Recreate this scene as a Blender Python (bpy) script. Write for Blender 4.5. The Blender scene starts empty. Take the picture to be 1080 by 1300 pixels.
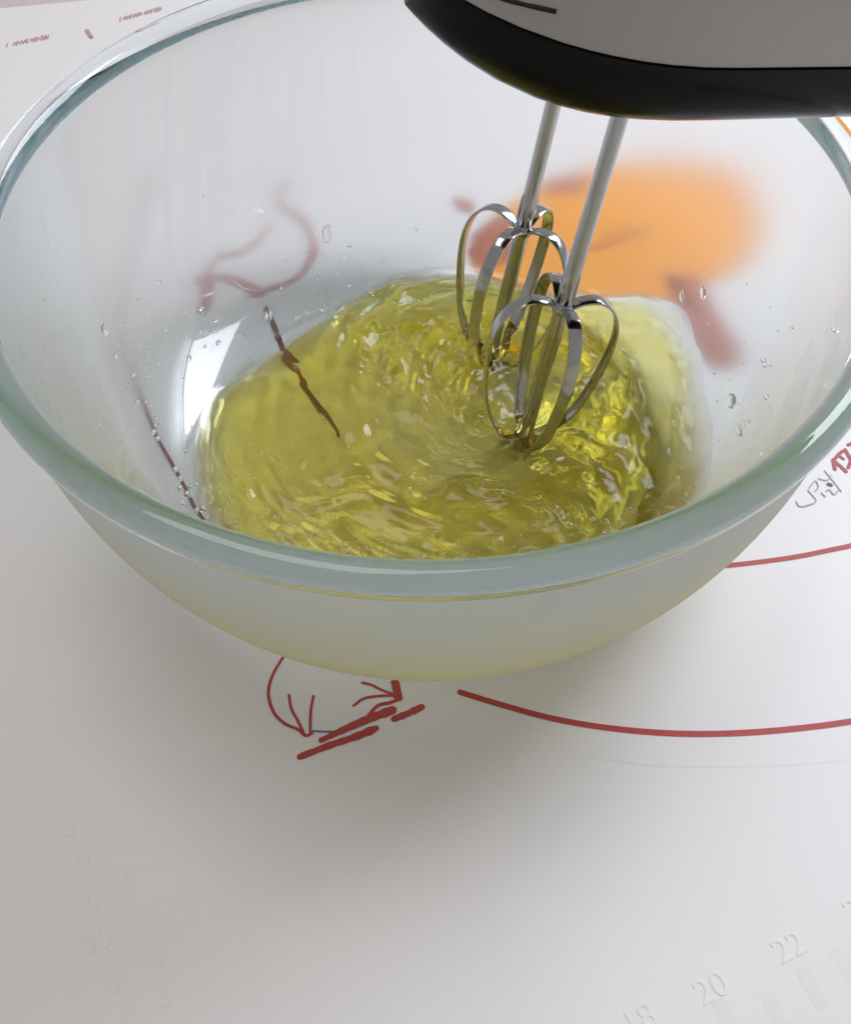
import bpy, bmesh, math, random
from mathutils import Vector, Matrix
import mathutils.noise as mn

random.seed(7)
sc = bpy.context.scene
COL = sc.collection
S = 0.01                                   # everything below is written in centimetres
R = math.radians

# ------------------------------------------------------------------ camera
F_PX, CX0, CY0 = 1400.0, 540.0, 650.0      # pixel focal length on the 1080 x 1300 photograph
PITCH, ROLL = 0.936340675, -0.0103193352
CAM = Vector((-0.15246905, -23.755199, 28.4914765))
_c, _s = math.cos(PITCH), math.sin(PITCH)
FWD = Vector((0, _c, -_s)); UP0 = Vector((0, _s, _c)); RT0 = Vector((1, 0, 0))
RT = RT0 * math.cos(ROLL) + UP0 * math.sin(ROLL)
UP = UP0 * math.cos(ROLL) - RT0 * math.sin(ROLL)
cam_data = bpy.data.cameras.new('camera')
cam = bpy.data.objects.new('camera', cam_data); COL.objects.link(cam)
m = Matrix((RT, UP, -FWD)).transposed().to_4x4()
m.translation = CAM * S
cam.matrix_world = m
cam_data.sensor_fit = 'VERTICAL'; cam_data.sensor_height = 24
cam_data.lens = 24 * F_PX / 1300.0
cam_data.clip_start = 0.01; cam_data.clip_end = 50
sc.camera = cam

# ------------------------------------------------------------------ light
sc.view_settings.view_transform = 'Standard'; sc.view_settings.look = 'None'
sc.view_settings.exposure = 0.13; sc.view_settings.gamma = 1.0
w = bpy.data.worlds.new('World'); sc.world = w; w.use_nodes = True
bg = w.node_tree.nodes['Background']
bg.inputs[0].default_value = (1.0, 0.965, 0.92, 1); bg.inputs[1].default_value = 0.28

def area(name, loc, target, sx, sy, power, col):
    d = bpy.data.lights.new(name, 'AREA'); d.shape = 'RECTANGLE'; d.size = sx; d.size_y = sy
    d.energy = power; d.color = col
    o = bpy.data.objects.new(name, d); COL.objects.link(o)
    o.location = loc
    o.rotation_euler = (Vector(target) - Vector(loc)).to_track_quat('-Z', 'Y').to_euler()
    return o
area('window_light', (0.58, 0.42, 0.58), (0, 0, 0), 0.50, 0.44, 7.2, (0.87, 0.90, 1.0))
area('overhead_fill', (-0.32, 0.22, 1.55), (0, 0, 0), 0.8, 0.8, 5.8, (1.0, 0.97, 0.95))  # added soft fill from overhead, brightens the egg white

cy = sc.cycles
cy.max_bounces = 28; cy.transmission_bounces = 24; cy.glossy_bounces = 12; cy.diffuse_bounces = 6
cy.transparent_max_bounces = 16; cy.volume_bounces = 0
cy.caustics_refractive = True; cy.caustics_reflective = True
cy.blur_glossy = 0.3; cy.sample_clamp_indirect = 40.0
cy.use_denoising = True

# ------------------------------------------------------------------ helpers
def ray(px, py):
    return (FWD + RT * ((px - CX0) / F_PX) - UP * ((py - CY0) / F_PX)).normalized()
def atz(px, py, z=0.0):
    d = ray(px, py); return CAM + d * ((z - CAM.z) / d.z)

def link(name, mesh, mat=None, parent=None, smooth=True):
    o = bpy.data.objects.new(name, mesh); COL.objects.link(o)
    if mat is not None: mesh.materials.append(mat)
    if smooth:
        for p in mesh.polygons: p.use_smooth = True
    if parent is not None: o.parent = parent
    if smooth: mesh.set_sharp_from_angle(angle=R(45))
    return o
def mesh_from(name, V, Fc):
    me = bpy.data.meshes.new(name)
    me.from_pydata([tuple(Vector(v) * S) for v in V], [], Fc); me.update()
    return me
def from_bm(name, bm):
    bmesh.ops.recalc_face_normals(bm, faces=bm.faces)
    me = bpy.data.meshes.new(name); bm.to_mesh(me); bm.free(); return me
def tag(o, label=None, cat=None, group=None, kind=None):
    if label: o['label'] = label
    if cat: o['category'] = cat
    if group: o['group'] = group
    if kind: o['kind'] = kind
    return o

def catmull(P, n=8):
    P = [Vector(p) for p in P]
    if len(P) < 3: return P
    Q = [P[0] * 2 - P[1]] + P + [P[-1] * 2 - P[-2]]
    out = []
    for i in range(1, len(Q) - 2):
        a, b, c, d = Q[i - 1], Q[i], Q[i + 1], Q[i + 2]
        for k in range(n):
            t = k / n
            out.append(0.5 * ((2 * b) + (c - a) * t + (2 * a - 5 * b + 4 * c - d) * t * t + (3 * b - a - 3 * c + d) * t ** 3))
    out.append(P[-1]); return out

# ------------------------------------------------------------------ materials
def new_mat(name):
    m = bpy.data.materials.new(name); m.use_nodes = True
    nt = m.node_tree; nt.nodes.clear()
    out = nt.nodes.new('ShaderNodeOutputMaterial'); return m, nt, out
def node(nt, kind, **kw):
    n = nt.nodes.new(kind)
    for k, v in kw.items(): setattr(n, k, v)
    return n
def principled(name, col, rough=0.5, metal=0.0, noise=0.0, nscale=200, bump=0.0, bscale=400, spec=0.5, coat=0.0, rvar=0.0):
    m, nt, out = new_mat(name)
    b = node(nt, 'ShaderNodeBsdfPrincipled'); nt.links.new(b.outputs[0], out.inputs[0])
    b.inputs['Base Color'].default_value = (*col, 1); b.inputs['Roughness'].default_value = rough
    b.inputs['Metallic'].default_value = metal; b.inputs['Specular IOR Level'].default_value = spec
    b.inputs['Coat Weight'].default_value = coat
    tc = node(nt, 'ShaderNodeTexCoord')
    if noise or rvar:
        n = node(nt, 'ShaderNodeTexNoise'); n.inputs['Scale'].default_value = nscale; n.inputs['Detail'].default_value = 6
        nt.links.new(tc.outputs['Object'], n.inputs['Vector'])
        if noise:
            mx = node(nt, 'ShaderNodeMix', data_type='RGBA')
            mx.inputs['A'].default_value = (*[c * (1 - noise) for c in col], 1)
            mx.inputs['B'].default_value = (*[min(1, c * (1 + noise)) for c in col], 1)
            nt.links.new(n.outputs['Fac'], mx.inputs['Factor']); nt.links.new(mx.outputs['Result'], b.inputs['Base Color'])
        if rvar:
            mr = node(nt, 'ShaderNodeMapRange'); mr.inputs['To Min'].default_value = max(0, rough - rvar); mr.inputs['To Max'].default_value = rough + rvar
            nt.links.new(n.outputs['Fac'], mr.inputs['Value']); nt.links.new(mr.outputs[0], b.inputs['Roughness'])
    if bump:
        n2 = node(nt, 'ShaderNodeTexNoise'); n2.inputs['Scale'].default_value = bscale; n2.inputs['Detail'].default_value = 4
        nt.links.new(tc.outputs['Object'], n2.inputs['Vector'])
        bp = node(nt, 'ShaderNodeBump'); bp.inputs['Strength'].default_value = bump; bp.inputs['Distance'].default_value = 0.0004
        nt.links.new(n2.outputs['Fac'], bp.inputs['Height']); nt.links.new(bp.outputs[0], b.inputs['Normal'])
    return m
def glassy(name, ior, acol, dens, bump=0.0, bscale=120, rough=0.0, bdist=0.0005, tint=(1, 1, 1)):
    m, nt, out = new_mat(name)
    g = node(nt, 'ShaderNodeBsdfGlass'); g.inputs['IOR'].default_value = ior; g.inputs['Color'].default_value = (*tint, 1); g.inputs['Roughness'].default_value = rough
    nt.links.new(g.outputs[0], out.inputs['Surface'])
    if dens:
        v = node(nt, 'ShaderNodeVolumeAbsorption'); v.inputs['Color'].default_value = (*acol, 1); v.inputs['Density'].default_value = dens
        nt.links.new(v.outputs[0], out.inputs['Volume'])
    if bump:
        tc = node(nt, 'ShaderNodeTexCoord')
        n2 = node(nt, 'ShaderNodeTexNoise'); n2.inputs['Scale'].default_value = bscale; n2.inputs['Detail'].default_value = 3
        nt.links.new(tc.outputs['Object'], n2.inputs['Vector'])
        bp = node(nt, 'ShaderNodeBump'); bp.inputs['Strength'].default_value = bump; bp.inputs['Distance'].default_value = bdist
        nt.links.new(n2.outputs['Fac'], bp.inputs['Height']); nt.links.new(bp.outputs[0], g.inputs['Normal'])
    return m

M_mat = principled('white_silicone', (0.765, 0.75, 0.755), 0.42, noise=0.018, nscale=30)
M_emb = principled('embossed_silicone', (0.76, 0.745, 0.75), 0.42)
M_tick = principled('pale_grey_print', (0.74, 0.725, 0.73), 0.5, noise=0.05, nscale=300)
M_table = principled('pale_tabletop', (0.60, 0.53, 0.52), 0.35, noise=0.05, nscale=20)
M_red = principled('red_ink', (0.43, 0.045, 0.04), 0.5, noise=0.18, nscale=500)
M_pink = principled('faded_red_ink', (0.55, 0.30, 0.30), 0.5, noise=0.15, nscale=400)
M_rust_line = principled('rust_brown_ink', (0.42, 0.11, 0.05), 0.5, noise=0.25, nscale=600)
M_dred = principled('dark_red_ink', (0.20, 0.035, 0.03), 0.5, noise=0.25, nscale=700)
M_violet = principled('violet_ink', (0.16, 0.11, 0.33), 0.5, noise=0.1, nscale=500)
M_grey = principled('grey_ink', (0.38, 0.36, 0.40), 0.5, noise=0.15, nscale=500)
M_glass = glassy('bowl_glass', 1.5, (0.16, 0.80, 0.95), 10.0, bump=0.11, bscale=34)
def fog(m):                                # the fogged outside of the wall, stored per face as 'fog'
    nt = m.node_tree; g = [n for n in nt.nodes if n.type == 'BSDF_GLASS'][0]
    at = node(nt, 'ShaderNodeAttribute', attribute_name='fog')
    tc = node(nt, 'ShaderNodeTexCoord'); n = node(nt, 'ShaderNodeTexNoise'); n.inputs['Scale'].default_value = 28; n.inputs['Detail'].default_value = 5
    nt.links.new(tc.outputs['Object'], n.inputs['Vector'])
    mr = node(nt, 'ShaderNodeMapRange'); mr.inputs['To Min'].default_value = 0.24; mr.inputs['To Max'].default_value = 0.46
    nt.links.new(n.outputs['Fac'], mr.inputs['Value'])
    mu = node(nt, 'ShaderNodeMath', operation='MULTIPLY'); nt.links.new(at.outputs['Fac'], mu.inputs[0]); nt.links.new(mr.outputs[0], mu.inputs[1])
    nt.links.new(mu.outputs[0], g.inputs['Roughness'])
    # the film itself scatters a little
    df = node(nt, 'ShaderNodeBsdfDiffuse'); df.inputs['Color'].default_value = (.86, .86, .84, 1)
    tr = node(nt, 'ShaderNodeBsdfTranslucent'); tr.inputs['Color'].default_value = (.86, .86, .84, 1)
    m1 = node(nt, 'ShaderNodeMixShader'); m1.inputs[0].default_value = 0.5
    nt.links.new(df.outputs[0], m1.inputs[1]); nt.links.new(tr.outputs[0], m1.inputs[2])
    m2 = node(nt, 'ShaderNodeMixShader')
    k = node(nt, 'ShaderNodeAttribute', attribute_name='film')
    nt.links.new(k.outputs['Fac'], m2.inputs[0])
    ra = node(nt, 'ShaderNodeAttribute', attribute_name='egg_glow')   # yellow light from the egg pool, put into the film colour
    mc = node(nt, 'ShaderNodeMix', data_type='RGBA'); mc.inputs['A'].default_value = (.86, .86, .84, 1); mc.inputs['B'].default_value = (.90, .79, .33, 1)
    nt.links.new(ra.outputs['Fac'], mc.inputs['Factor'])
    nt.links.new(mc.outputs['Result'], df.inputs['Color']); nt.links.new(mc.outputs['Result'], tr.inputs['Color'])
    out = [x for x in nt.nodes if x.type == 'OUTPUT_MATERIAL'][0]
    nt.links.new(g.outputs[0], m2.inputs[1]); nt.links.new(m1.outputs[0], m2.inputs[2]); nt.links.new(m2.outputs[0], out.inputs['Surface'])
fog(M_glass)
M_egg = glassy('egg_white', 1.36, (0.972, 0.896, 0.0), 128.0, bump=0.03, bscale=260, bdist=0.0006)
M_drop = glassy('clear_egg_drop', 1.40, (0.9, 0.9, 0.6), 20.0)
M_bub = glassy('bubble_film', 1.36, (1, 1, 1), 0)
M_steel = principled('polished_steel', (0.52, 0.52, 0.54), 0.14, 1.0, noise=0.1, nscale=150, rvar=0.06)
M_silver = principled('silver_grey_plastic', (0.47, 0.445, 0.42), 0.38, 0.25, noise=0.03, nscale=400, bump=0.06, bscale=2500)
M_black = principled('glossy_black_plastic', (0.003, 0.003, 0.004), 0.18, noise=0.1, nscale=300, spec=0.16, rvar=0.04)
M_slot = principled('matt_black_groove', (0.006, 0.006, 0.006), 0.6)

# ------------------------------------------------------------------ table and baking mat
def slab(name, x0, x1, y0, y1, z0, z1, mat, bev=0.05):
    bm = bmesh.new(); bmesh.ops.create_cube(bm, size=1)
    for v in bm.verts:
        v.co = Vector(((x0 + x1) / 2 + v.co.x * (x1 - x0), (y0 + y1) / 2 + v.co.y * (y1 - y0), (z0 + z1) / 2 + v.co.z * (z1 - z0))) * S
    bmesh.ops.bevel(bm, geom=list(bm.edges), offset=bev * S, segments=2, affect='EDGES')
    return link(name, from_bm(name, bm), mat, smooth=False)
table = slab('tabletop', -90, 90, -60, 75, -3.2, -0.16, M_table, 0.3)
tag(table, kind='structure')
# mat: far edge as seen at the top left of the picture
eA, eB = atz(0, 10), atz(108, 0)
ed = (eB - eA).normalized()
mat_o = bpy.data.objects.new('baking_mat', None); COL.objects.link(mat_o)
tag(mat_o, 'white silicone baking mat with red line drawings under the glass bowl', 'baking mat')
def mat_sheet():
    far = [eA + ed * (-40), eA + ed * 75]
    P = [Vector((far[1].x, far[1].y, 0)), Vector((far[0].x, far[0].y, 0)), Vector((-42, -32, 0)), Vector((36, -32, 0))]
    bm = bmesh.new()
    vs = [bm.verts.new(p * S) for p in P]
    f = bm.faces.new(vs)
    r = bmesh.ops.extrude_face_region(bm, geom=[f])
    for v in r['geom']:
        if isinstance(v, bmesh.types.BMVert): v.co.z -= 0.15 * S
    bmesh.ops.bevel(bm, geom=list(bm.edges), offset=0.04 * S, segments=2, affect='EDGES')
    return from_bm('sheet', bm)
sheet = link('sheet', mat_sheet(), M_mat, mat_o, smooth=False)

ZP = [0.012]
def ribbon(name, pts, width, mat, px=True, n=8, taper=(1, 1), parent=mat_o, z=None, wob=0.0):
    """A printed stroke lying on the mat: smooth centre line, round ends."""
    if z is None:
        z = ZP[0]; ZP[0] += 0.0004
    P = [Vector((*atz(*p).xy, 0)) if px else Vector((p[0], p[1], 0)) for p in pts]
    L = catmull(P, n)
    N = len(L); V = []; Fc = []
    def wd(t): return width * 0.5 * (taper[0] + (taper[1] - taper[0]) * t) * (1 + wob * mn.noise(Vector((t * 9, width * 31, z * 900))))
    for i, p in enumerate(L):
        d = (L[min(i + 1, N - 1)] - L[max(i - 1, 0)]).normalized(); q = Vector((-d.y, d.x, 0))
        h = wd(i / (N - 1))
        V += [p + q * h, p - q * h]
    for i in range(N - 1): Fc.append((2 * i, 2 * i + 1, 2 * i + 3, 2 * i + 2))
    for end in (0, N - 1):                 # round caps
        p = L[end]; d = (L[1] - L[0]).normalized() * -1 if end == 0 else (L[-1] - L[-2]).normalized()
        q = Vector((-d.y, d.x, 0)); h = wd(0 if end == 0 else 1)
        b = len(V)
        for k in range(7):
            a = math.pi * k / 6
            V.append(p + q * h * math.cos(a) + d * h * math.sin(a))
        Fc.append(tuple(range(b, b + 7)))
    for v in V: v.z = z
    me = mesh_from(name, V, Fc)
    return link(name, me, mat, parent, smooth=False)

# red drawing in front of the bowl
ribbon('printed_arc', [(584, 879), (640, 896), (700, 912), (770, 924), (850, 931), (930, 931), (1010, 925), (1090, 914), (1200, 890)], 0.18, M_red)
ribbon('printed_arc', [(915, 719), (960, 714), (1010, 707), (1050, 699), (1090, 690), (1180, 664)], 0.17, M_red)
foot = ribbon('printed_foot', [(361, 832), (346, 858), (341, 882), (348, 905), (362, 919), (378, 926), (388, 934), (396, 931)], 0.095, M_red)
ribbon('printed_toe', [(367, 883), (370, 900), (378, 915), (386, 932)], 0.085, M_red, parent=foot)
ribbon('printed_toe', [(398, 884), (395, 900), (394, 918), (394, 931)], 0.085, M_red, parent=foot)
foot = ribbon('printed_foot', [(498, 866), (505, 876), (500, 884), (509, 886), (496, 892), (480, 896), (468, 908)], 0.11, M_red)
ribbon('printed_toe', [(460, 867), (472, 870), (484, 876), (500, 882)], 0.085, M_red, parent=foot)
ribbon('printed_toe', [(449, 896), (462, 887), (480, 884), (500, 883)], 0.085, M_red, parent=foot)
ribbon('printed_leg', [(502, 868), (504, 878), (506, 886)], 0.24, M_red, parent=foot)
ribbon('printed_line', [(394, 928), (408, 929), (424, 929)], 0.06, M_violet)
ribbon('printed_dash', [(408, 940), (440, 925), (470, 912), (498, 902)], 0.26, M_red, taper=(.75, 1.05), wob=.3)
ribbon('printed_dash', [(381, 961), (420, 946), (450, 936), (477, 925)], 0.24, M_red, taper=(.7, 1.1), wob=.4)
ribbon('printed_dash', [(500, 913), (518, 906), (535, 898)], 0.24, M_red, taper=(.7, 1.0), wob=.3)
ribbon('faint_printed_arc', [(690, 948), (760, 962), (840, 972), (930, 973), (1010, 970), (1100, 962)], 0.05, M_emb, z=0.004)
# handwriting-like marks at the right edge
for pts, wd in (([(1057, 584), (1059, 596)], .13), ([(1057, 585), (1066, 592), (1073, 599)], .13), ([(1058, 584), (1064, 577), (1069, 573)], .12),
                ([(1066, 580), (1070, 583)], .10), ([(1072, 571), (1077, 580), (1083, 590)], .12), ([(1076, 594), (1079, 586), (1082, 577)], .12),
                ([(1076, 565), (1081, 563)], .12)):
    ribbon('printed_character_stroke', pts, wd, M_red)
for pts in ([(1046, 598), (1056, 610), (1067, 624)], [(1038, 608), (1049, 610), (1054, 604)], [(1010, 637), (1014, 643), (1024, 642), (1035, 636), (1025, 623)],
            [(1026, 620), (1034, 611), (1038, 618), (1034, 624)], [(1042, 626), (1047, 631)], [(1048, 624), (1052, 622), (1058, 628), (1064, 622)]):
    ribbon('printed_outline', pts, 0.045, M_grey)
ribbon('printed_dot', [(1051, 615), (1054, 616)], 0.13, M_dred)
# small red print beyond the bowl
def squiggle(x0, y0, x1, y1, n, h, skip=()):
    for i in range(n):
        if i in skip: continue
        t0, t1 = i / n, (i + .75) / n
        ax, ay = x0 + (x1 - x0) * t0, y0 + (y1 - y0) * t0
        bx, by = x0 + (x1 - x0) * t1, y0 + (y1 - y0) * t1
        k = random.uniform(.5, 1.1) * h
        ribbon('printed_letter', [(ax, ay + k), (ax + 1.0, ay - k)], 0.05, M_pink)
        if i % 3: ribbon('printed_letter', [(bx, by + k * .8), (bx - .6, by - k * .6)], 0.045, M_pink)
        if i % 2: ribbon('printed_letter', [(ax + .8, ay + h * random.uniform(-.8, .8)), (bx - .4, by + h * random.uniform(-.8, .8))], 0.045, M_pink)
squiggle(9, 58, 66, 46, 13, 3.2, (1,))
squiggle(153, 25, 206, 11, 12, 3.0)
ribbon('printed_mark', [(111, 39), (114, 44), (117, 48)], 0.17, M_pink)

# orange patch of the drawing, beyond the bowl (airbrushed edge, carried by a colour attribute)
def soft_patch(name, outline, soft, mat, parent=mat_o):
    z = ZP[0]; ZP[0] += 0.0004
    P = [Vector((*atz(*p).xy, z)) for p in outline]
    P.append(P[0]); L = catmull(P, 8)[:-1]
    sf = []
    n0 = len(outline)
    for i in range(len(L)):
        t = i / 8; a = int(t) % n0; b = (a + 1) % n0; f = t - int(t)
        sf.append(soft[a] * (1 - f) + soft[b] * f)
    c = sum(L, Vector()) / len(L)
    N = len(L); V = []; A = []; Fc = []
    rings = [(-1, 0), (-.5, .12), (0, .5), (.5, .88), (1, 1.0)]
    for k, (off, al) in enumerate(rings):
        for i, p in enumerate(L):
            d = (L[(i + 1) % N] - L[i - 1]).normalized(); q = Vector((-d.y, d.x, 0))
            if q.dot(c - p) < 0: q = -q
            V.append(p + q * off * sf[i]); A.append(al)
    for k in range(len(rings) - 1):
        for i in range(N):
            j = (i + 1) % N
            Fc.append((k * N + i, k * N + j, (k + 1) * N + j, (k + 1) * N + i))
    V.append(c); A.append(1.0); ci = len(V) - 1; b = (len(rings) - 1) * N
    for i in range(N): Fc.append((b + i, b + (i + 1) % N, ci))
    me = mesh_from(name, V, Fc)
    at = me.attributes.new('ink', 'FLOAT', 'POINT')
    for i, a in enumerate(A): at.data[i].value = a
    return link(name, me, mat, parent)
def ink_mat(name, col, col2, strength=1.0, nscale=60):
    m, nt, out = new_mat(name)
    b = node(nt, 'ShaderNodeBsdfPrincipled'); nt.links.new(b.outputs[0], out.inputs[0]); b.inputs['Roughness'].default_value = 0.45
    at = node(nt, 'ShaderNodeAttribute', attribute_name='ink')
    tc = node(nt, 'ShaderNodeTexCoord')
    n = node(nt, 'ShaderNodeTexNoise'); n.inputs['Scale'].default_value = nscale; n.inputs['Detail'].default_value = 5
    nt.links.new(tc.outputs['Object'], n.inputs['Vector'])
    mx = node(nt, 'ShaderNodeMix', data_type='RGBA'); mx.inputs['A'].default_value = (*col, 1); mx.inputs['B'].default_value = (*col2, 1)
    nt.links.new(n.outputs['Fac'], mx.inputs['Factor']); nt.links.new(mx.outputs['Result'], b.inputs['Base Color'])
    mu = node(nt, 'ShaderNodeMath', operation='MULTIPLY'); mu.inputs[1].default_value = strength
    nt.links.new(at.outputs['Fac'], mu.inputs[0]); nt.links.new(mu.outputs[0], b.inputs['Alpha'])
    return m
M_orange = ink_mat('orange_ink', (0.93, 0.31, 0.015), (0.90, 0.40, 0.04), 0.97)
M_rust = ink_mat('rusty_pink_ink', (0.45, 0.10, 0.06), (0.58, 0.22, 0.15), 0.9, 120)
M_blush = ink_mat('faint_pink_ink', (0.60, 0.33, 0.33), (0.64, 0.42, 0.42), 0.40, 90)
soft_patch('orange_print', [(700, 235), (780, 212), (880, 208), (950, 228), (978, 280), (958, 335), (900, 362), (850, 385), (740, 385), (640, 370), (600, 330), (640, 270)],
           [.5, .9, 1.3, 1.3, 1.2, .7, .3, .3, .3, .3, .3, .4], M_orange)
soft_patch('rust_print', [(848, 352), (890, 358), (918, 400), (952, 448), (948, 468), (912, 470), (890, 440), (868, 395)],
           [.4, .4, .25, .2, .2, .2, .25, .4], M_rust)
soft_patch('rust_print', [(600, 300), (640, 275), (660, 300), (640, 335), (605, 335)], [.3] * 5, M_rust)
soft_patch('rust_print', [(690, 230), (740, 222), (745, 240), (700, 245)], [.3] * 4, M_rust)
soft_patch('rust_print', [(575, 252), (598, 256), (600, 268), (584, 266)], [.2] * 4, M_rust)

for pts, wd in (([(604, 322), (616, 306), (632, 300)], .5), ([(690, 240), (712, 231), (730, 233)], .35), ([(744, 318), (776, 312), (800, 302), (832, 292)], .22),
                ([(770, 300), (800, 296), (824, 298)], .16), ([(580, 256), (592, 262), (598, 268)], .3), ([(905, 432), (925, 455), (936, 462)], .4)):
    ribbon('printed_streak', pts, wd, M_rust_line, wob=.6)
# embossed figures at the near edge of the mat
def text_mesh(body, size, ext=0.003):
    cu = bpy.data.curves.new('t', 'FONT'); cu.body = body; cu.size = size; cu.extrude = ext; cu.bevel_depth = 0.0045; cu.resolution_u = 4
    cu.align_x = 'CENTER'; cu.align_y = 'CENTER'
    o = bpy.data.objects.new('t', cu); COL.objects.link(o)
    bpy.context.view_layer.update()
    me = bpy.data.meshes.new_from_object(o.evaluated_get(bpy.context.evaluated_depsgraph_get()))
    bpy.data.objects.remove(o); return me
def emboss(body, px, py, size, direction, name='embossed_figure'):
    me = text_mesh(body, size)
    p = atz(px, py); q = atz(px + direction[0], py + direction[1])
    ang = math.atan2(q.y - p.y, q.x - p.x)
    o = link(name, me, M_emb, mat_o, smooth=False)
    o.location = (p.x * S, p.y * S, 0.005 * S); o.scale = (S, S, S); o.rotation_euler = (0, 0, ang)
    return o
D1 = (100, -52)
for b, x, y in (('22', 1002, 1203), ('20', 903, 1255), ('18', 812, 1296), ('24', 1092, 1152)):
    emboss(b, x, y, .85, D1)
D2 = (100, -38)
for b, x, y in (('0', 86, 1052), ('00', 96, 1096), ('00', 108, 1146), ('00', 122, 1196), ('0', 143, 1248), ('0', 165, 1292)):
    emboss(b, x, y, .8, D2)
for b, x, y in (('0', 152, 1070), ('0', 164, 1116), ('5', 183, 1172), ('0', 200, 1218), ('5', 212, 1268)):
    emboss(b, x, y, .6, D2)
def tick(cx, cy, w, l):
    p = atz(cx, cy); q = atz(cx + 100, cy - 52); d = (q - p).normalized(); n = Vector((-d.y, d.x, 0))
    V = [p + d * (sx * w / 2) + n * (sy * l / 2) for sx, sy in ((-1, -1), (1, -1), (1, 1), (-1, 1))]
    for v in V: v.z = 0.003
    link('ruler_tick', mesh_from('ruler_tick', V, [(0, 1, 2, 3)]), M_tick, mat_o, smooth=False)
for x, y in ((1030, 1254), (984, 1284), (1075, 1230), (924, 1294)): tick(x, y, .34, 1.0)
ribbon('mat_crease', [(262, 1050), (280, 1100), (300, 1155), (320, 1225), (342, 1310)], 0.06, M_emb, z=0.005)

# ------------------------------------------------------------------ glass bowl
BZ = 0.03                                  # the bowl stands on the mat
HB = 10.2
def outer_r(z):
    t = max(0.0, min(1.0, z / 9.7))
    return 7.0 + 4.75 * (1 - (1 - t) ** 2.2) ** (1 / 1.8)
def bowl_profile():
    out = []
    base_in = [(0.0, 0.16), (3.0, 0.16), (6.2, 0.14), (6.55, 0.04), (6.75, 0.0), (7.0, 0.0)]
    out += base_in
    N = 46
    for i in range(1, N + 1):
        z = 9.45 * (i / N) ** 2.0
        out.append((outer_r(z), z))
    # rolled bead: centre (11.72, 9.8), elongated
    cxb, czb, rb = 11.72, 9.78, 0.43
    for k in range(0, 15):
        a = R(-38 + k * 17.0)
        out.append((cxb + rb * math.cos(a), czb + rb * 1.0 * math.sin(a)))
    return out
def inner_profile():
    """offset of the outer wall; returned from the rim down to the middle"""
    pts = []
    N = 60
    for i in range(N + 1):
        z = 9.5 * (i / N) ** 1.6
        t = 0.02 + z
        e = 1e-3
        dr = (outer_r(t + e) - outer_r(max(t - e, 1e-5))) / (2 * e)
        nl = math.hypot(1, dr)
        th = 0.42 + 0.05 * (1 - z / 9.5)
        pts.append((outer_r(t) - th / nl, t + th * dr / nl))
    pts = [p for p in pts if p[1] > 0.46 and p[1] < 9.3]
    pts = [(0.0, 0.50), (3.0, 0.50), (5.5, 0.50), (6.3, 0.50)] + [p for p in pts if p[0] > 6.6]
    return pts
OUT = bowl_profile(); INN = inner_profile()
INN_S = catmull([Vector((r, z, 0)) for r, z in INN], 3)
INN_S = [(p.x, p.y) for p in INN_S]
def lathe(name, prof, n=192, closed_axis=True):
    V = []; Fc = []; idx = []
    for r, z in prof:
        if r < 1e-6: idx.append([len(V)]); V.append((0, 0, z))
        else:
            idx.append(list(range(len(V), len(V) + n)))
            for i in range(n):
                a = 2 * math.pi * i / n; V.append((r * math.cos(a), r * math.sin(a), z))
    for A, B in zip(idx, idx[1:]):
        if len(A) == 1 and len(B) == 1: continue
        for i in range(n):
            j = (i + 1) % n
            if len(A) == 1: Fc.append((A[0], B[j], B[i]))
            elif len(B) == 1: Fc.append((A[i], A[j], B[0]))
            else: Fc.append((A[i], A[j], B[j], B[i]))
    return mesh_from(name, V, Fc)
prof = OUT + [p for p in reversed(INN_S)]
bowl = link('glass_bowl', lathe('glass_bowl', [(r, z + BZ) for r, z in prof], 224), M_glass)
bm = bmesh.new(); bm.from_mesh(bowl.data); bmesh.ops.recalc_face_normals(bm, faces=bm.faces); bm.to_mesh(bowl.data); bm.free()
fa = bowl.data.attributes.new('fog', 'FLOAT', 'FACE'); fb = bowl.data.attributes.new('film', 'FLOAT', 'FACE'); fc = bowl.data.attributes.new('egg_glow', 'FLOAT', 'FACE')
for p in bowl.data.polygons:
    p.use_smooth = True
    c = p.center / S
    lf = max(0, -math.cos(math.atan2(c.y, c.x) - R(25))) ** 2          # the low left of the wall is wiped clearer
    hz = max(0, min(1, (c.z - BZ - .4) / 2.2))
    fa.data[p.index].value = 1.0 - lf * (1 - hz) if 0.02 < c.z - BZ < 9.3 and math.hypot(c.x, c.y) > outer_r(c.z - BZ) - 0.08 else 0.0
    front = max(0, min(1, .5 - math.sin(math.atan2(c.y, c.x)) * 1.1))
    fb.data[p.index].value = fa.data[p.index].value * (0.12 + 0.54 * front * front)
    fc.data[p.index].value = front * max(0, min(1, (8.6 - (c.z - BZ)) / 6.0))  # painted egg-yellow light on the front wall, stronger low down
tag(bowl, 'large clear glass mixing bowl with thick teal rim holding egg white', 'bowl')

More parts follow.
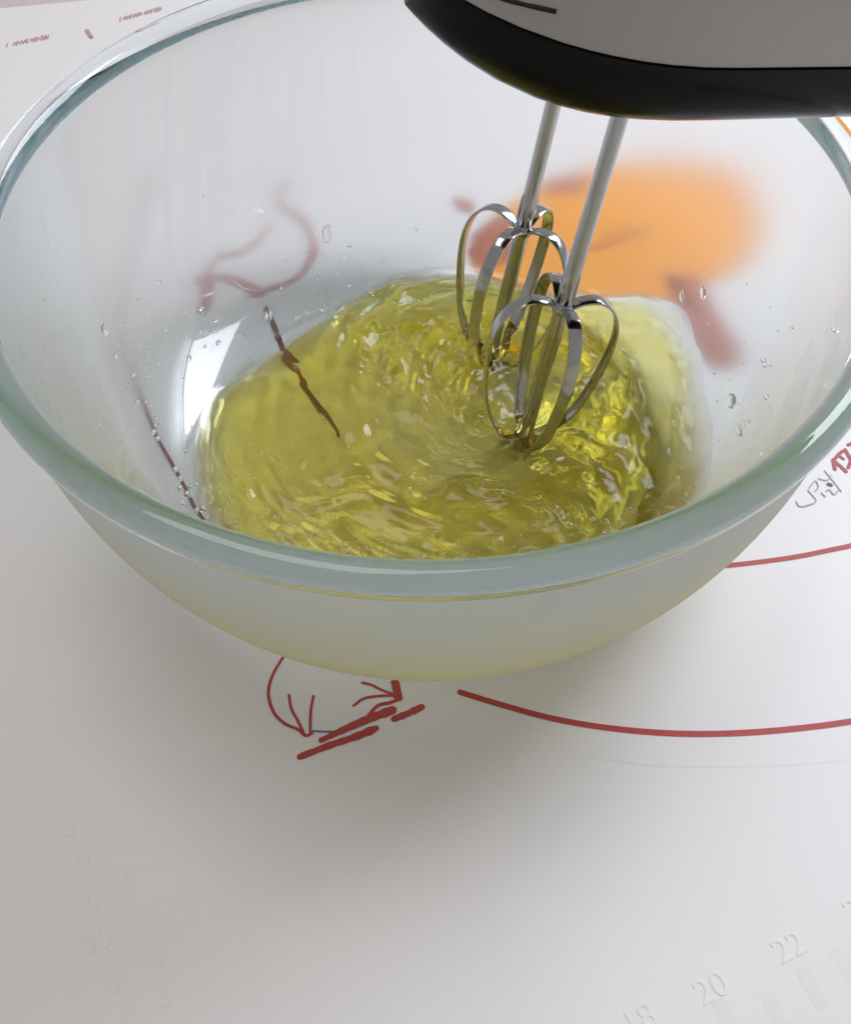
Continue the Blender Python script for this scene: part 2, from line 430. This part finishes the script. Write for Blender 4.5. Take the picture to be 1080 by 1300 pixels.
# inner wall as a function
IW = [(r, z + BZ) for r, z in INN_S]
def in_z(r):
    if r <= IW[0][0]: return IW[0][1]
    for (r0, z0), (r1, z1) in zip(IW, IW[1:]):
        if r0 <= r <= r1 and r1 > r0: return z0 + (z1 - z0) * (r - r0) / (r1 - r0)
    return IW[-1][1]
def in_r(z):
    for (r0, z0), (r1, z1) in zip(IW, IW[1:]):
        if z0 <= z <= z1 and z1 > z0: return r0 + (r1 - r0) * (z - z0) / (z1 - z0)
    return IW[-1][0] if z > 1 else 6.3
def on_wall(px, py):
    """where the line of sight meets the inside of the bowl"""
    d = ray(px, py); t = (11.0 - CAM.z) / d.z; prev = None
    while t < 80:
        p = CAM + d * t
        r = math.hypot(p.x, p.y)
        if p.z <= in_z(r) + 1e-4 and r < 11.3: return p
        t += 0.01
    return p
def wall_normal(p):
    r = math.hypot(p.x, p.y); e = 0.05
    sl = (in_z(r + e) - in_z(max(r - e, 0))) / (2 * e)
    return Vector((-sl * p.x / max(r, 1e-6), -sl * p.y / max(r, 1e-6), 1)).normalized()

# ------------------------------------------------------------------ the drawing under and behind the bowl
from mathutils.bvhtree import BVHTree
bvh_b = BVHTree.FromPolygons([v.co.copy() for v in bowl.data.vertices], [tuple(p.vertices) for p in bowl.data.polygons])
def refr(d, n, eta):
    c = -d.dot(n); k = 1 - eta * eta * (1 - c * c)
    return (d * eta + n * (eta * c - math.sqrt(k))).normalized() if k > 0 else None
def through(px, py, liquid=None):
    '''point of the mat that shows at this spot through the clear glass (and the egg white)'''
    o = CAM * S; d = ray(px, py); ior_out = 1.0
    if liquid:
        t = (liquid * S - o.z) / d.z; o = o + d * t; d = refr(d, Vector((0, 0, 1)), 1 / 1.36); ior_out = 1.36
    h = bvh_b.ray_cast(o, d)
    if h[0] is None: return atz(px, py).xy
    n = h[1] if h[1].dot(d) < 0 else -h[1]
    d = refr(d, n, ior_out / 1.5); o = h[0] + d * 1e-5
    h = bvh_b.ray_cast(o, d)
    if h[0] is not None:
        n = h[1] if h[1].dot(d) < 0 else -h[1]
        d2 = refr(d, n, 1.5)
        o = h[0] + (d2 or d) * 1e-5; d = d2 or d
    p = o + d * (-o.z / d.z)
    return (p / S).xy
def seen(pts, liquid=None): return [through(*p, liquid) for p in pts]
ribbon('printed_line', seen([(196, 215), (182, 260), (168, 310), (152, 380), (150, 430), (166, 475), (183, 515), (200, 555), (220, 592), (238, 625), (255, 655), (272, 685)]), 0.13, M_dred, px=False, wob=.4)
ribbon('printed_line', seen([(338, 392), (348, 415), (362, 447), (378, 476)]) + seen([(384, 486), (400, 510), (418, 534), (430, 552)], 1.2), 0.19, M_dred, px=False, wob=.15)
ribbon('printed_curl', seen([(372, 232), (352, 242), (360, 262), (386, 280), (398, 310), (392, 336), (372, 356), (340, 368), (318, 376)]), 0.30, M_pink, px=False, wob=.5)
ribbon('printed_curl', seen([(344, 285), (326, 308), (300, 322), (276, 328), (262, 348)]), 0.22, M_pink, px=False, wob=.5)
ribbon('printed_curl', seen([(255, 356), (282, 352), (308, 360), (330, 372)]), 0.4, M_pink, px=False, wob=.5)
ribbon('printed_curl', seen([(262, 362), (264, 378), (258, 392)]), 0.45, M_pink, px=False, wob=.3)

# ------------------------------------------------------------------ egg white
EDGE_PX = [(254, 650), (247, 600), (248, 548), (263, 503), (300, 468), (355, 437), (400, 405), (450, 372), (505, 348), (560, 338),
           (620, 345), (690, 362), (760, 368), (825, 372), (868, 398), (886, 445), (894, 500), (906, 545), (904, 585), (886, 640)]
edge = []
for p in EDGE_PX:
    q = on_wall(*p); edge.append((math.atan2(q.y, q.x), math.hypot(q.x, q.y), q.z))
for a in (-35, -55, -75, -95, -115, -130):
    edge.append((R(a), 7.95, in_z(7.95)))
edge = sorted(((a % (2 * math.pi)), r) for a, r, z in edge)
def edge_r(a):
    a %= 2 * math.pi
    for i in range(len(edge)):
        a0, r0 = edge[i]; a1, r1 = edge[(i + 1) % len(edge)]
        if a1 < a0:
            if a >= a0: a1 += 2 * math.pi
            elif a <= a1: a0 -= 2 * math.pi
        if a0 <= a <= a1 and a1 > a0:
            f = (a - a0) / (a1 - a0); f = f * f * (3 - 2 * f)
            return r0 + (r1 - r0) * f
    return edge[0][1]
LEVEL = 1.12
BX, BY = 3.0, 0.9                          # whirl round the beaters
def ridged(p): return 1 - abs(mn.noise(p)) * 2
def surf(x, y):
    """displacement of the stirred surface above its mean level"""
    dx, dy = x - BX, y - BY
    rr = math.hypot(dx, dy); th = math.atan2(dy, dx)
    sw = th + 0.55 * rr                                      # spiral arms
    h = 0.13 * math.sin(2 * sw + 1.6 * mn.noise(Vector((x * .25, y * .25, 3)))) * math.exp(-((rr - 3.6) / 4.2) ** 2)
    # flow-aligned wrinkles
    u = Vector((math.cos(sw) * rr * .35, math.sin(sw) * rr * .35, rr * .9))
    h += 0.13 * mn.noise(u * 1.2 + Vector((4, 1, 0)))
    # broad glassy folds
    wx = x + .9 * mn.noise(Vector((x * .4, y * .4, 11))); wy = y + .9 * mn.noise(Vector((x * .4, y * .4, 17)))
    h += 0.22 * max(0, ridged(Vector((wx * .54, wy * .62, 21))) - .25) + 0.045 * mn.noise(Vector((wx * 1.0, wy * 1.1, 5)))
    h += 0.07 * max(0, ridged(u * 1.6 + Vector((wx * .15, 0, 0))) - .45)
    h += 0.05 * max(0, ridged(u * 3.4) - .5) * math.exp(-((rr - 2.6) / 2.4) ** 2)
    # rough, lifted mass on the right and behind the beaters
    g = math.exp(-(((x - 6.6) / 2.4) ** 2 + ((y - 1.0) / 3.6) ** 2)) + .8 * math.exp(-(((x + 0.6) / 2.8) ** 2 + ((y - 3.6) / 1.9) ** 2))
    h += g * (0.26 * mn.noise(Vector((x * .8 + .3 * y, y * .4, 8))) + 0.20 * max(0, ridged(Vector((x * .9 + .4 * y, y * .4, 2)))) + .10)
    h *= 1 - .92 * math.exp(-((x + 4.4) / 2.2) ** 2 - ((y - .4) / 3.0) ** 2)   # calm water at the left
    h += -0.25 * math.exp(-(rr / 1.6) ** 2)
    h += 0.008 * mn.noise(Vector((x * 2.2, y * 2.2, 5)))
    return h
def egg_mesh():
    NT, NR = 360, 110
    V = []; Fc = []
    V.append((0, 0, LEVEL + surf(0, 0)))
    def top(a, f):
        re = edge_r(a) ; ze = in_z(re)
        re2 = re * (1 + 0.012 * mn.noise(Vector((math.cos(a) * 4, math.sin(a) * 4, 1))))
        r = re2 * f; x, y = r * math.cos(a), r * math.sin(a)
        k = max(0, (f - .80) / .20); k = k * k * (3 - 2 * k)
        lev = LEVEL * (1 - k) + in_z(re2) * k
        zb = in_z(r)
        sf = surf(x, y); gs = math.exp(-((x - 7.4) / 2.2) ** 2 - ((y - .6) / 4.5) ** 2)   # splash climbing the right wall
        tk = max(lev + sf - zb, 0.10 + gs * (.18 + .16 * max(0, ridged(Vector((x * 1.5 + .6 * y, y * .55, 4))) - .2) + .10 * mn.noise(Vector((x * 1.1, y * .8, 9)))) + .8 * max(0, sf))
        e = min(1, (1 - f) / .11)
        z = zb + tk * (.8 * e + .2 * e * e * (3 - 2 * e)) if f < 1 else zb - .015
        return (x, y, z), r
    for i in range(1, NR + 1):
        f = (i / NR) ** 0.85
        for j in range(NT):
            V.append(top(2 * math.pi * j / NT, f)[0])
    for j in range(NT): Fc.append((0, 1 + j, 1 + (j + 1) % NT))
    for i in range(NR - 1):
        for j in range(NT):
            a, b = 1 + i * NT + j, 1 + i * NT + (j + 1) % NT
            Fc.append((a, a + NT, b + NT, b))
    rim0 = 1 + (NR - 1) * NT
    # underside: follows the glass, a hair inside it
    NB = 44; prev = rim0
    for i in range(1, NB):
        f = 1 - i / NB
        base = len(V)
        for j in range(NT):
            x, y, z = V[rim0 + j]; r = math.hypot(x, y) * f
            a = 2 * math.pi * j / NT
            V.append((r * math.cos(a), r * math.sin(a), in_z(r) - 0.015))
        for j in range(NT):
            Fc.append((prev + j, base + j, base + (j + 1) % NT, prev + (j + 1) % NT))
        prev = base
    V.append((0, 0, in_z(0) - .015)); c = len(V) - 1
    for j in range(NT): Fc.append((prev + j, c, prev + (j + 1) % NT))
    me = mesh_from('egg_white', V, Fc)
    bm = bmesh.new(); bm.from_mesh(me); bmesh.ops.recalc_face_normals(bm, faces=bm.faces); bm.to_mesh(me); bm.free()
    return me
egg = link('egg_white', egg_mesh(), M_egg)
tag(egg, 'pool of raw yellow egg white swirling in the bottom of the glass bowl', 'egg white')

# ------------------------------------------------------------------ hand mixer
AX = Vector((0.145, 0.06, 0.99)).normalized()
C2 = Vector((3.95, 0.15, 6.3)); LB = 6.0
d_ = ray(665, 283); C1 = CAM + d_ * (((C2 - CAM) @ AX) / (d_ @ AX))
VV = (C1 - C2).normalized(); UU = VV.cross(AX)
SEP = (C1 - C2).length
MB = 6.05                                   # collar to underside of the housing
ORG = (C1 + C2) / 2 + AX * MB
def loc(x, y, z): return ORG + UU * x + VV * y + AX * z
mixer = bpy.data.objects.new('hand_mixer', None); COL.objects.link(mixer)
tag(mixer, 'electric hand mixer with silver top, black underside and two steel beaters in the bowl', 'hand mixer')

W, NOSE_X0, NOSE_L, XEND = 3.7, 1.6, 6.95, 9.0
def hull(x):
    """half width, bottom, seam height, top at station x"""
    if x < NOSE_X0:
        t = min(1, (NOSE_X0 - x) / NOSE_L)
        w_ = W * (1 - t ** 2.3) ** (1 / 2.0); zb = 1.75 * t ** 3.0
    else: w_ = W; zb = 0
    zs = 2.1 + 0.75 * (max(0, NOSE_X0 - x) / NOSE_L) ** 2
    top = 7.2 - 2.6 * (max(0, NOSE_X0 + 2 - x) / (NOSE_L + 2)) ** 2
    return w_, zb, zs, top
def stations():
    xs = [NOSE_X0 - NOSE_L * math.sin(R(a)) for a in (90, 88.5, 86, 82, 77, 71, 64, 56, 47, 37, 31, 26, 20, 14, 7, 0)]
    return xs + [3, 4.5, 6, 7.5, 8.6, XEND]
def loft(name, secs, mat, parent):
    n = len(secs[0]); V = []; Fc = []
    for s_ in secs: V += s_
    for i in range(len(secs) - 1):
        for j in range(n - 1):
            a = i * n + j; Fc.append((a, a + 1, a + n + 1, a + n))
    # close both ends
    Fc.append(tuple(range(n))); Fc.append(tuple(reversed(range((len(secs) - 1) * n, len(secs) * n))))
    me = mesh_from(name, V, Fc)
    bm = bmesh.new(); bm.from_mesh(me); bmesh.ops.remove_doubles(bm, verts=bm.verts, dist=1e-6); bmesh.ops.recalc_face_normals(bm, faces=bm.faces); bm.to_mesh(me); bm.free()
    o = link(name, me, mat, parent); return o
def pw(v, e): return math.copysign(abs(v) ** e, v)
low, upp, seam = [], [], []
for x in stations():
    w_, zb, zs, top = hull(x)
    hb = zs - zb
    low.append([loc(x, w_ * pw(-math.cos(R(a)), 0.62), zs - 0.02 - hb * pw(math.sin(R(a)), 0.62)) for a in range(0, 181, 6)])
    upp.append([loc(x, (w_ - 0.06 * min(1, w_)) * pw(-math.cos(R(a)), 0.55), zs + 0.02 + (top - zs) * pw(math.sin(R(a)), 0.6)) for a in range(0, 181, 6)])
    wi = w_ * 0.965
    seam.append([loc(x, wi * sy, zs + sz) for sy, sz in ((-1, -.06), (-1, .06), (1, .06), (1, -.06))])
loft('lower_housing', low, M_black, mixer)
shell = loft('upper_housing', upp, M_silver, mixer)
loft('seam', seam, M_slot, mixer)

def tube(name, pts, rad, mat, parent, seg=16, caps=True):
    V = []; Fc = []; n = len(pts)
    pts = [Vector(p) for p in pts]
    for i, p in enumerate(pts):
        d = (pts[min(i + 1, n - 1)] - pts[max(i - 1, 0)]).normalized()
        a = d.orthogonal().normalized() if i == 0 else (a0 - d * a0.dot(d)).normalized()
        a0 = a; b = d.cross(a); r_ = rad[i] if isinstance(rad, (list, tuple)) else rad
        for k in range(seg):
            t = 2 * math.pi * k / seg; V.append(p + a * (r_ * math.cos(t)) + b * (r_ * math.sin(t)))
    for i in range(n - 1):
        for k in range(seg):
            k2 = (k + 1) % seg
            Fc.append((i * seg + k, i * seg + k2, (i + 1) * seg + k2, (i + 1) * seg + k))
    if caps: Fc.append(tuple(reversed(range(seg)))); Fc.append(tuple(range((n - 1) * seg, n * seg)))
    return link(name, mesh_from(name, V, Fc), mat, parent)

def beater(Cc, rot):
    """shaft with collar and four bent flat blades"""
    def P(r_, ang, z, tang=0.0):
        d = UU * math.cos(ang) + VV * math.sin(ang); t = -UU * math.sin(ang) + VV * math.cos(ang)
        return Cc + d * r_ + t * tang + AX * (z - LB)
    zs = [-0.05, 0.05, 0.3, LB - .35, LB - .3, LB - .1, LB + .0, LB + .4, LB + MB + 1.2]
    rs = [0.12, 0.2, 0.24, 0.24, 0.24, 0.24, 0.24, 0.235, 0.235]
    sh = tube('beater', [Cc + AX * (z - LB) for z in zs], rs, M_steel, mixer, 24)
    tube('collar', [Cc + AX * (z - LB) for z in (LB - .42, LB - .36, LB - .12, LB - .04)], [.25, .31, .31, .26], M_steel, sh, 24)
    # flutes pressed in the shaft just above the collar
    for k in range(4):
        a = rot + k * math.pi / 2 + .78
        tube('flute', [P(.215, a, LB + .05), P(.235, a, LB + .3), P(.235, a, LB + .9), P(.20, a, LB + 1.2)], [.03, .05, .05, .02], M_steel, sh, 8)
    path = [(.22, LB - .2), (.55, LB - .02), (1.05, LB + .02), (1.5, LB - .25), (1.84, LB - .85), (1.95, LB - 1.7), (1.84, LB - 2.9),
            (1.55, LB - 4.2), (1.15, .95), (.75, .35), (.22, .10)]
    L = catmull([Vector((r_, 0, z)) for r_, z in path], 5)
    for k in range(4):
        ang = rot + k * math.pi / 2
        V = []; Fc = []; n = len(L)
        for i, q in enumerate(L):
            tq = (L[min(i + 1, n - 1)] - L[max(i - 1, 0)]).normalized()
            nx, nz = -tq.z, tq.x
            hw = 0.20; ht = 0.045
            for st, sn in ((-1, -.7), (-.8, -1), (.8, -1), (1, -.7), (1, .7), (.8, 1), (-.8, 1), (-1, .7)):
                V.append(P(q.x + nx * ht * sn, ang, q.z + nz * ht * sn, hw * st))
        for i in range(n - 1):
            for c in range(8):
                Fc.append((i * 8 + c, i * 8 + (c + 1) % 8, (i + 1) * 8 + (c + 1) % 8, (i + 1) * 8 + c))
        Fc.append(tuple(reversed(range(8)))); Fc.append(tuple(range((n - 1) * 8, n * 8)))
        link('blade', mesh_from('blade', V, Fc), M_steel, sh)
    return sh
beater(C2, R(-6))
beater(C1, R(39))
# vent groove on the near side of the silver shell
from mathutils.bvhtree import BVHTree
bvh = BVHTree.FromPolygons([v.co.copy() for v in shell.data.vertices], [tuple(p.vertices) for p in shell.data.polygons])
gp = []
for px, py in ((560, -26), (600, -14), (640, -1), (675, 8), (706, 15)):
    h = bvh.ray_cast(CAM * S, ray(px, py))
    if h[0]: gp.append(h[0] / S)
if len(gp) > 1:
    tube('groove', catmull(gp, 4), 0.055, M_slot, mixer, 10)

# ------------------------------------------------------------------ bubbles and drops
def ico(sub=2):
    bm = bmesh.new(); bmesh.ops.create_icosphere(bm, subdivisions=sub, radius=1.0); return bm
def shell_sphere():
    bm = ico(3); n = list(bm.faces)
    r = bmesh.ops.duplicate(bm, geom=list(bm.verts) + list(bm.edges) + list(bm.faces))
    inner = [g for g in r['geom'] if isinstance(g, bmesh.types.BMVert)]
    for v in inner: v.co *= 0.8
    bmesh.ops.reverse_faces(bm, faces=[g for g in r['geom'] if isinstance(g, bmesh.types.BMFace)])
    me = bpy.data.meshes.new('bubble'); bm.to_mesh(me); bm.free(); me.materials.append(M_bub)
    for p in me.polygons: p.use_smooth = True
    return me
BUB = shell_sphere()
bvh_e = BVHTree.FromPolygons([v.co.copy() for v in egg.data.vertices], [tuple(p.vertices) for p in egg.data.polygons])
rb = random.Random(11)
def bubble(px, py, dpx):
    h = bvh_e.ray_cast(CAM * S, ray(px, py))
    if not h[0]: return
    r_ = dpx / 2 / 41.0 * S
    o = bpy.data.objects.new('bubble', BUB); COL.objects.link(o); o.parent = egg
    o.location = h[0] + Vector((0, 0, r_ * .35)); o.scale = (r_, r_, r_)
for b in ((437, 702, 15), (439, 691, 9), (464, 702, 14), (490, 699, 8), (540, 706, 8), (288, 664, 9), (284, 648, 6), (290, 640, 5), (297, 636, 5),
          (630, 690, 20), (635, 684, 8), (590, 704, 7), (692, 667, 9), (705, 674, 8), (722, 668, 9), (752, 660, 8), (768, 664, 10), (788, 668, 9),
          (806, 650, 8), (832, 652, 9), (750, 686, 8), (765, 678, 7), (745, 620, 14), (870, 640, 9), (868, 628, 7), (333, 575, 9), (340, 572, 5),
          (316, 565, 7), (412, 540, 5), (411, 535, 5), (372, 576, 5), (443, 568, 7), (613, 614, 6), (620, 472, 7), (565, 620, 5), (428, 658, 6),
          (292, 610, 5), (286, 606, 5), (280, 618, 4), (300, 600, 4), (355, 585, 4), (720, 655, 6), (660, 680, 6), (675, 700, 7), (700, 695, 6)) + tuple(
        (rb.uniform(300, 860), 0, rb.choice((4, 4, 5, 5, 6, 7, 9))) for _ in range(60)) + tuple((rb.uniform(320, 850), 0, rb.choice((3, 3.5, 4))) for _ in range(50)) + tuple((rb.uniform(262, 330), -1, rb.choice((4, 5, 6))) for _ in range(22)):
    if b[1] == 0: b = (b[0], 712 - ((b[0] - 560) / 300) ** 2 * 55 - abs(rb.gauss(0, 22)), b[2])   # thick along the near edge
    if b[1] == -1: b = (b[0], rb.uniform(560, 665), b[2])
    bubble(*b)

def drop_mesh(seed, pts=2):
    rnd = random.Random(seed); bm = ico(3)
    for v in bm.verts:
        n = mn.noise(v.co * 1.1 + Vector((seed, 0, 0)))
        v.co *= 1 + 0.22 * n
    me = bpy.data.meshes.new('drop'); bm.to_mesh(me); bm.free(); me.materials.append(M_drop)
    for p in me.polygons: p.use_smooth = True
    return me
DM = [drop_mesh(i) for i in range(4)]
def droplet(px, py, wpx, hpx, label, k=0):
    p = on_wall(px, py); n = wall_normal(p)
    s_ = 1 / 40.0
    o = bpy.data.objects.new('egg_white_droplet', DM[k % 4]); COL.objects.link(o)
    z = n; x = (RT - z * RT.dot(z)).normalized(); y = z.cross(x)
    mt = Matrix((x, y, z)).transposed().to_4x4()
    a, b = wpx / 2 * s_, hpx / 2 * s_ * 1.15
    mt = mt @ Matrix.Diagonal((a * S, b * S, min(a, b) * .55 * S, 1))
    mt.translation = (p + n * min(a, b) * .25) * S
    o.matrix_world = mt
    tag(o, label, 'droplet', 'egg white droplets on the inside of the bowl')
    return o
DROPS = [((415, 297, 14, 22), 'largest clear droplet on the far wall left of the beaters'),
         ((929, 510, 15, 20), 'round clear droplet on the right wall just right of the egg white'),
         ((938, 548, 9, 20), 'tall thin droplet low on the right wall above the teal rim'),
         ((132, 419, 11, 14), 'clear droplet on the left wall beside the faded end of the red line'),
         ((146, 453, 8, 8), 'small droplet on the left wall below the larger left one'),
         ((341, 401, 10, 18), 'clear droplet sitting at the top end of the dark red streak'),
         ((378, 404, 8, 9), 'droplet just right of the top end of the dark red streak'),
         ((412, 393, 10, 10), 'brightest droplet in the cluster above the left edge of the egg white'),
         ((389, 398, 7, 7), 'small droplet between two others above the left edge of the egg white'),
         ((893, 372, 10, 16), 'droplet on the lower right corner of the orange print'),
         ((866, 376, 9, 14), 'droplet on the bottom edge of the orange print'),
         ((237, 628, 9, 9), 'droplet halfway down the lower left red streak'),
         ((258, 647, 10, 9), 'droplet near the bottom end of the lower left red streak'),
         ((160, 620, 7, 9), 'lone droplet close above the cyan left part of the rim')]
for i, (a, lb) in enumerate(DROPS): droplet(*a, lb, i)
# specks too small to pick apart
def specks():
    bm = bmesh.new(); rnd = random.Random(3)
    spots = [(x, y) for x, y in ((205, 430), (213, 488), (218, 470), (240, 455), (260, 440), (355, 303), (358, 365), (404, 352), (410, 372), (425, 388), (438, 385),
             (214, 603), (216, 615), (228, 620), (56, 380), (175, 380), (202, 358), (176, 410), (190, 438), (258, 248), (300, 480), (880, 620), (948, 360),
             (1006, 415), (970, 458), (950, 535), (944, 540), (916, 575), (922, 600), (1060, 418), (470, 410), (362, 330))]
    for _ in range(80):
        spots.append((rnd.uniform(120, 340), rnd.uniform(380, 640)))
    lx = [(152, 400), (150, 430), (166, 475), (183, 515), (200, 555), (220, 592), (238, 625), (255, 655)]
    for _ in range(26):
        t = rnd.uniform(0, 6.9); k = int(t); f = t - k
        spots.append((lx[k][0] * (1 - f) + lx[k + 1][0] * f + rnd.gauss(0, 4), lx[k][1] * (1 - f) + lx[k + 1][1] * f))
    for _ in range(25):
        spots.append((rnd.uniform(380, 560), rnd.uniform(290, 400)))
    for _ in range(24):
        spots.append((rnd.uniform(900, 1000), rnd.uniform(380, 600)))
    for px, py in spots:
        if 250 < px < 880 and py > 440: continue
        p = on_wall(px, py); n = wall_normal(p); r_ = rnd.choice((.02, .03, .03, .04, .06, .09)) 
        mt = Matrix.Translation((p + n * r_ * .3) * S) @ Matrix.Diagonal((r_ * S, r_ * S * rnd.uniform(1, 1.6), r_ * S * .7, 1))
        bmesh.ops.create_icosphere(bm, subdivisions=2, radius=1.0, matrix=mt)
    me = bpy.data.meshes.new('egg_white_specks'); bm.to_mesh(me); bm.free()
    return link('egg_white_specks', me, M_drop)
tag(specks(), 'fine specks of egg white sprinkled over the inside wall of the bowl', 'specks', kind='stuff')
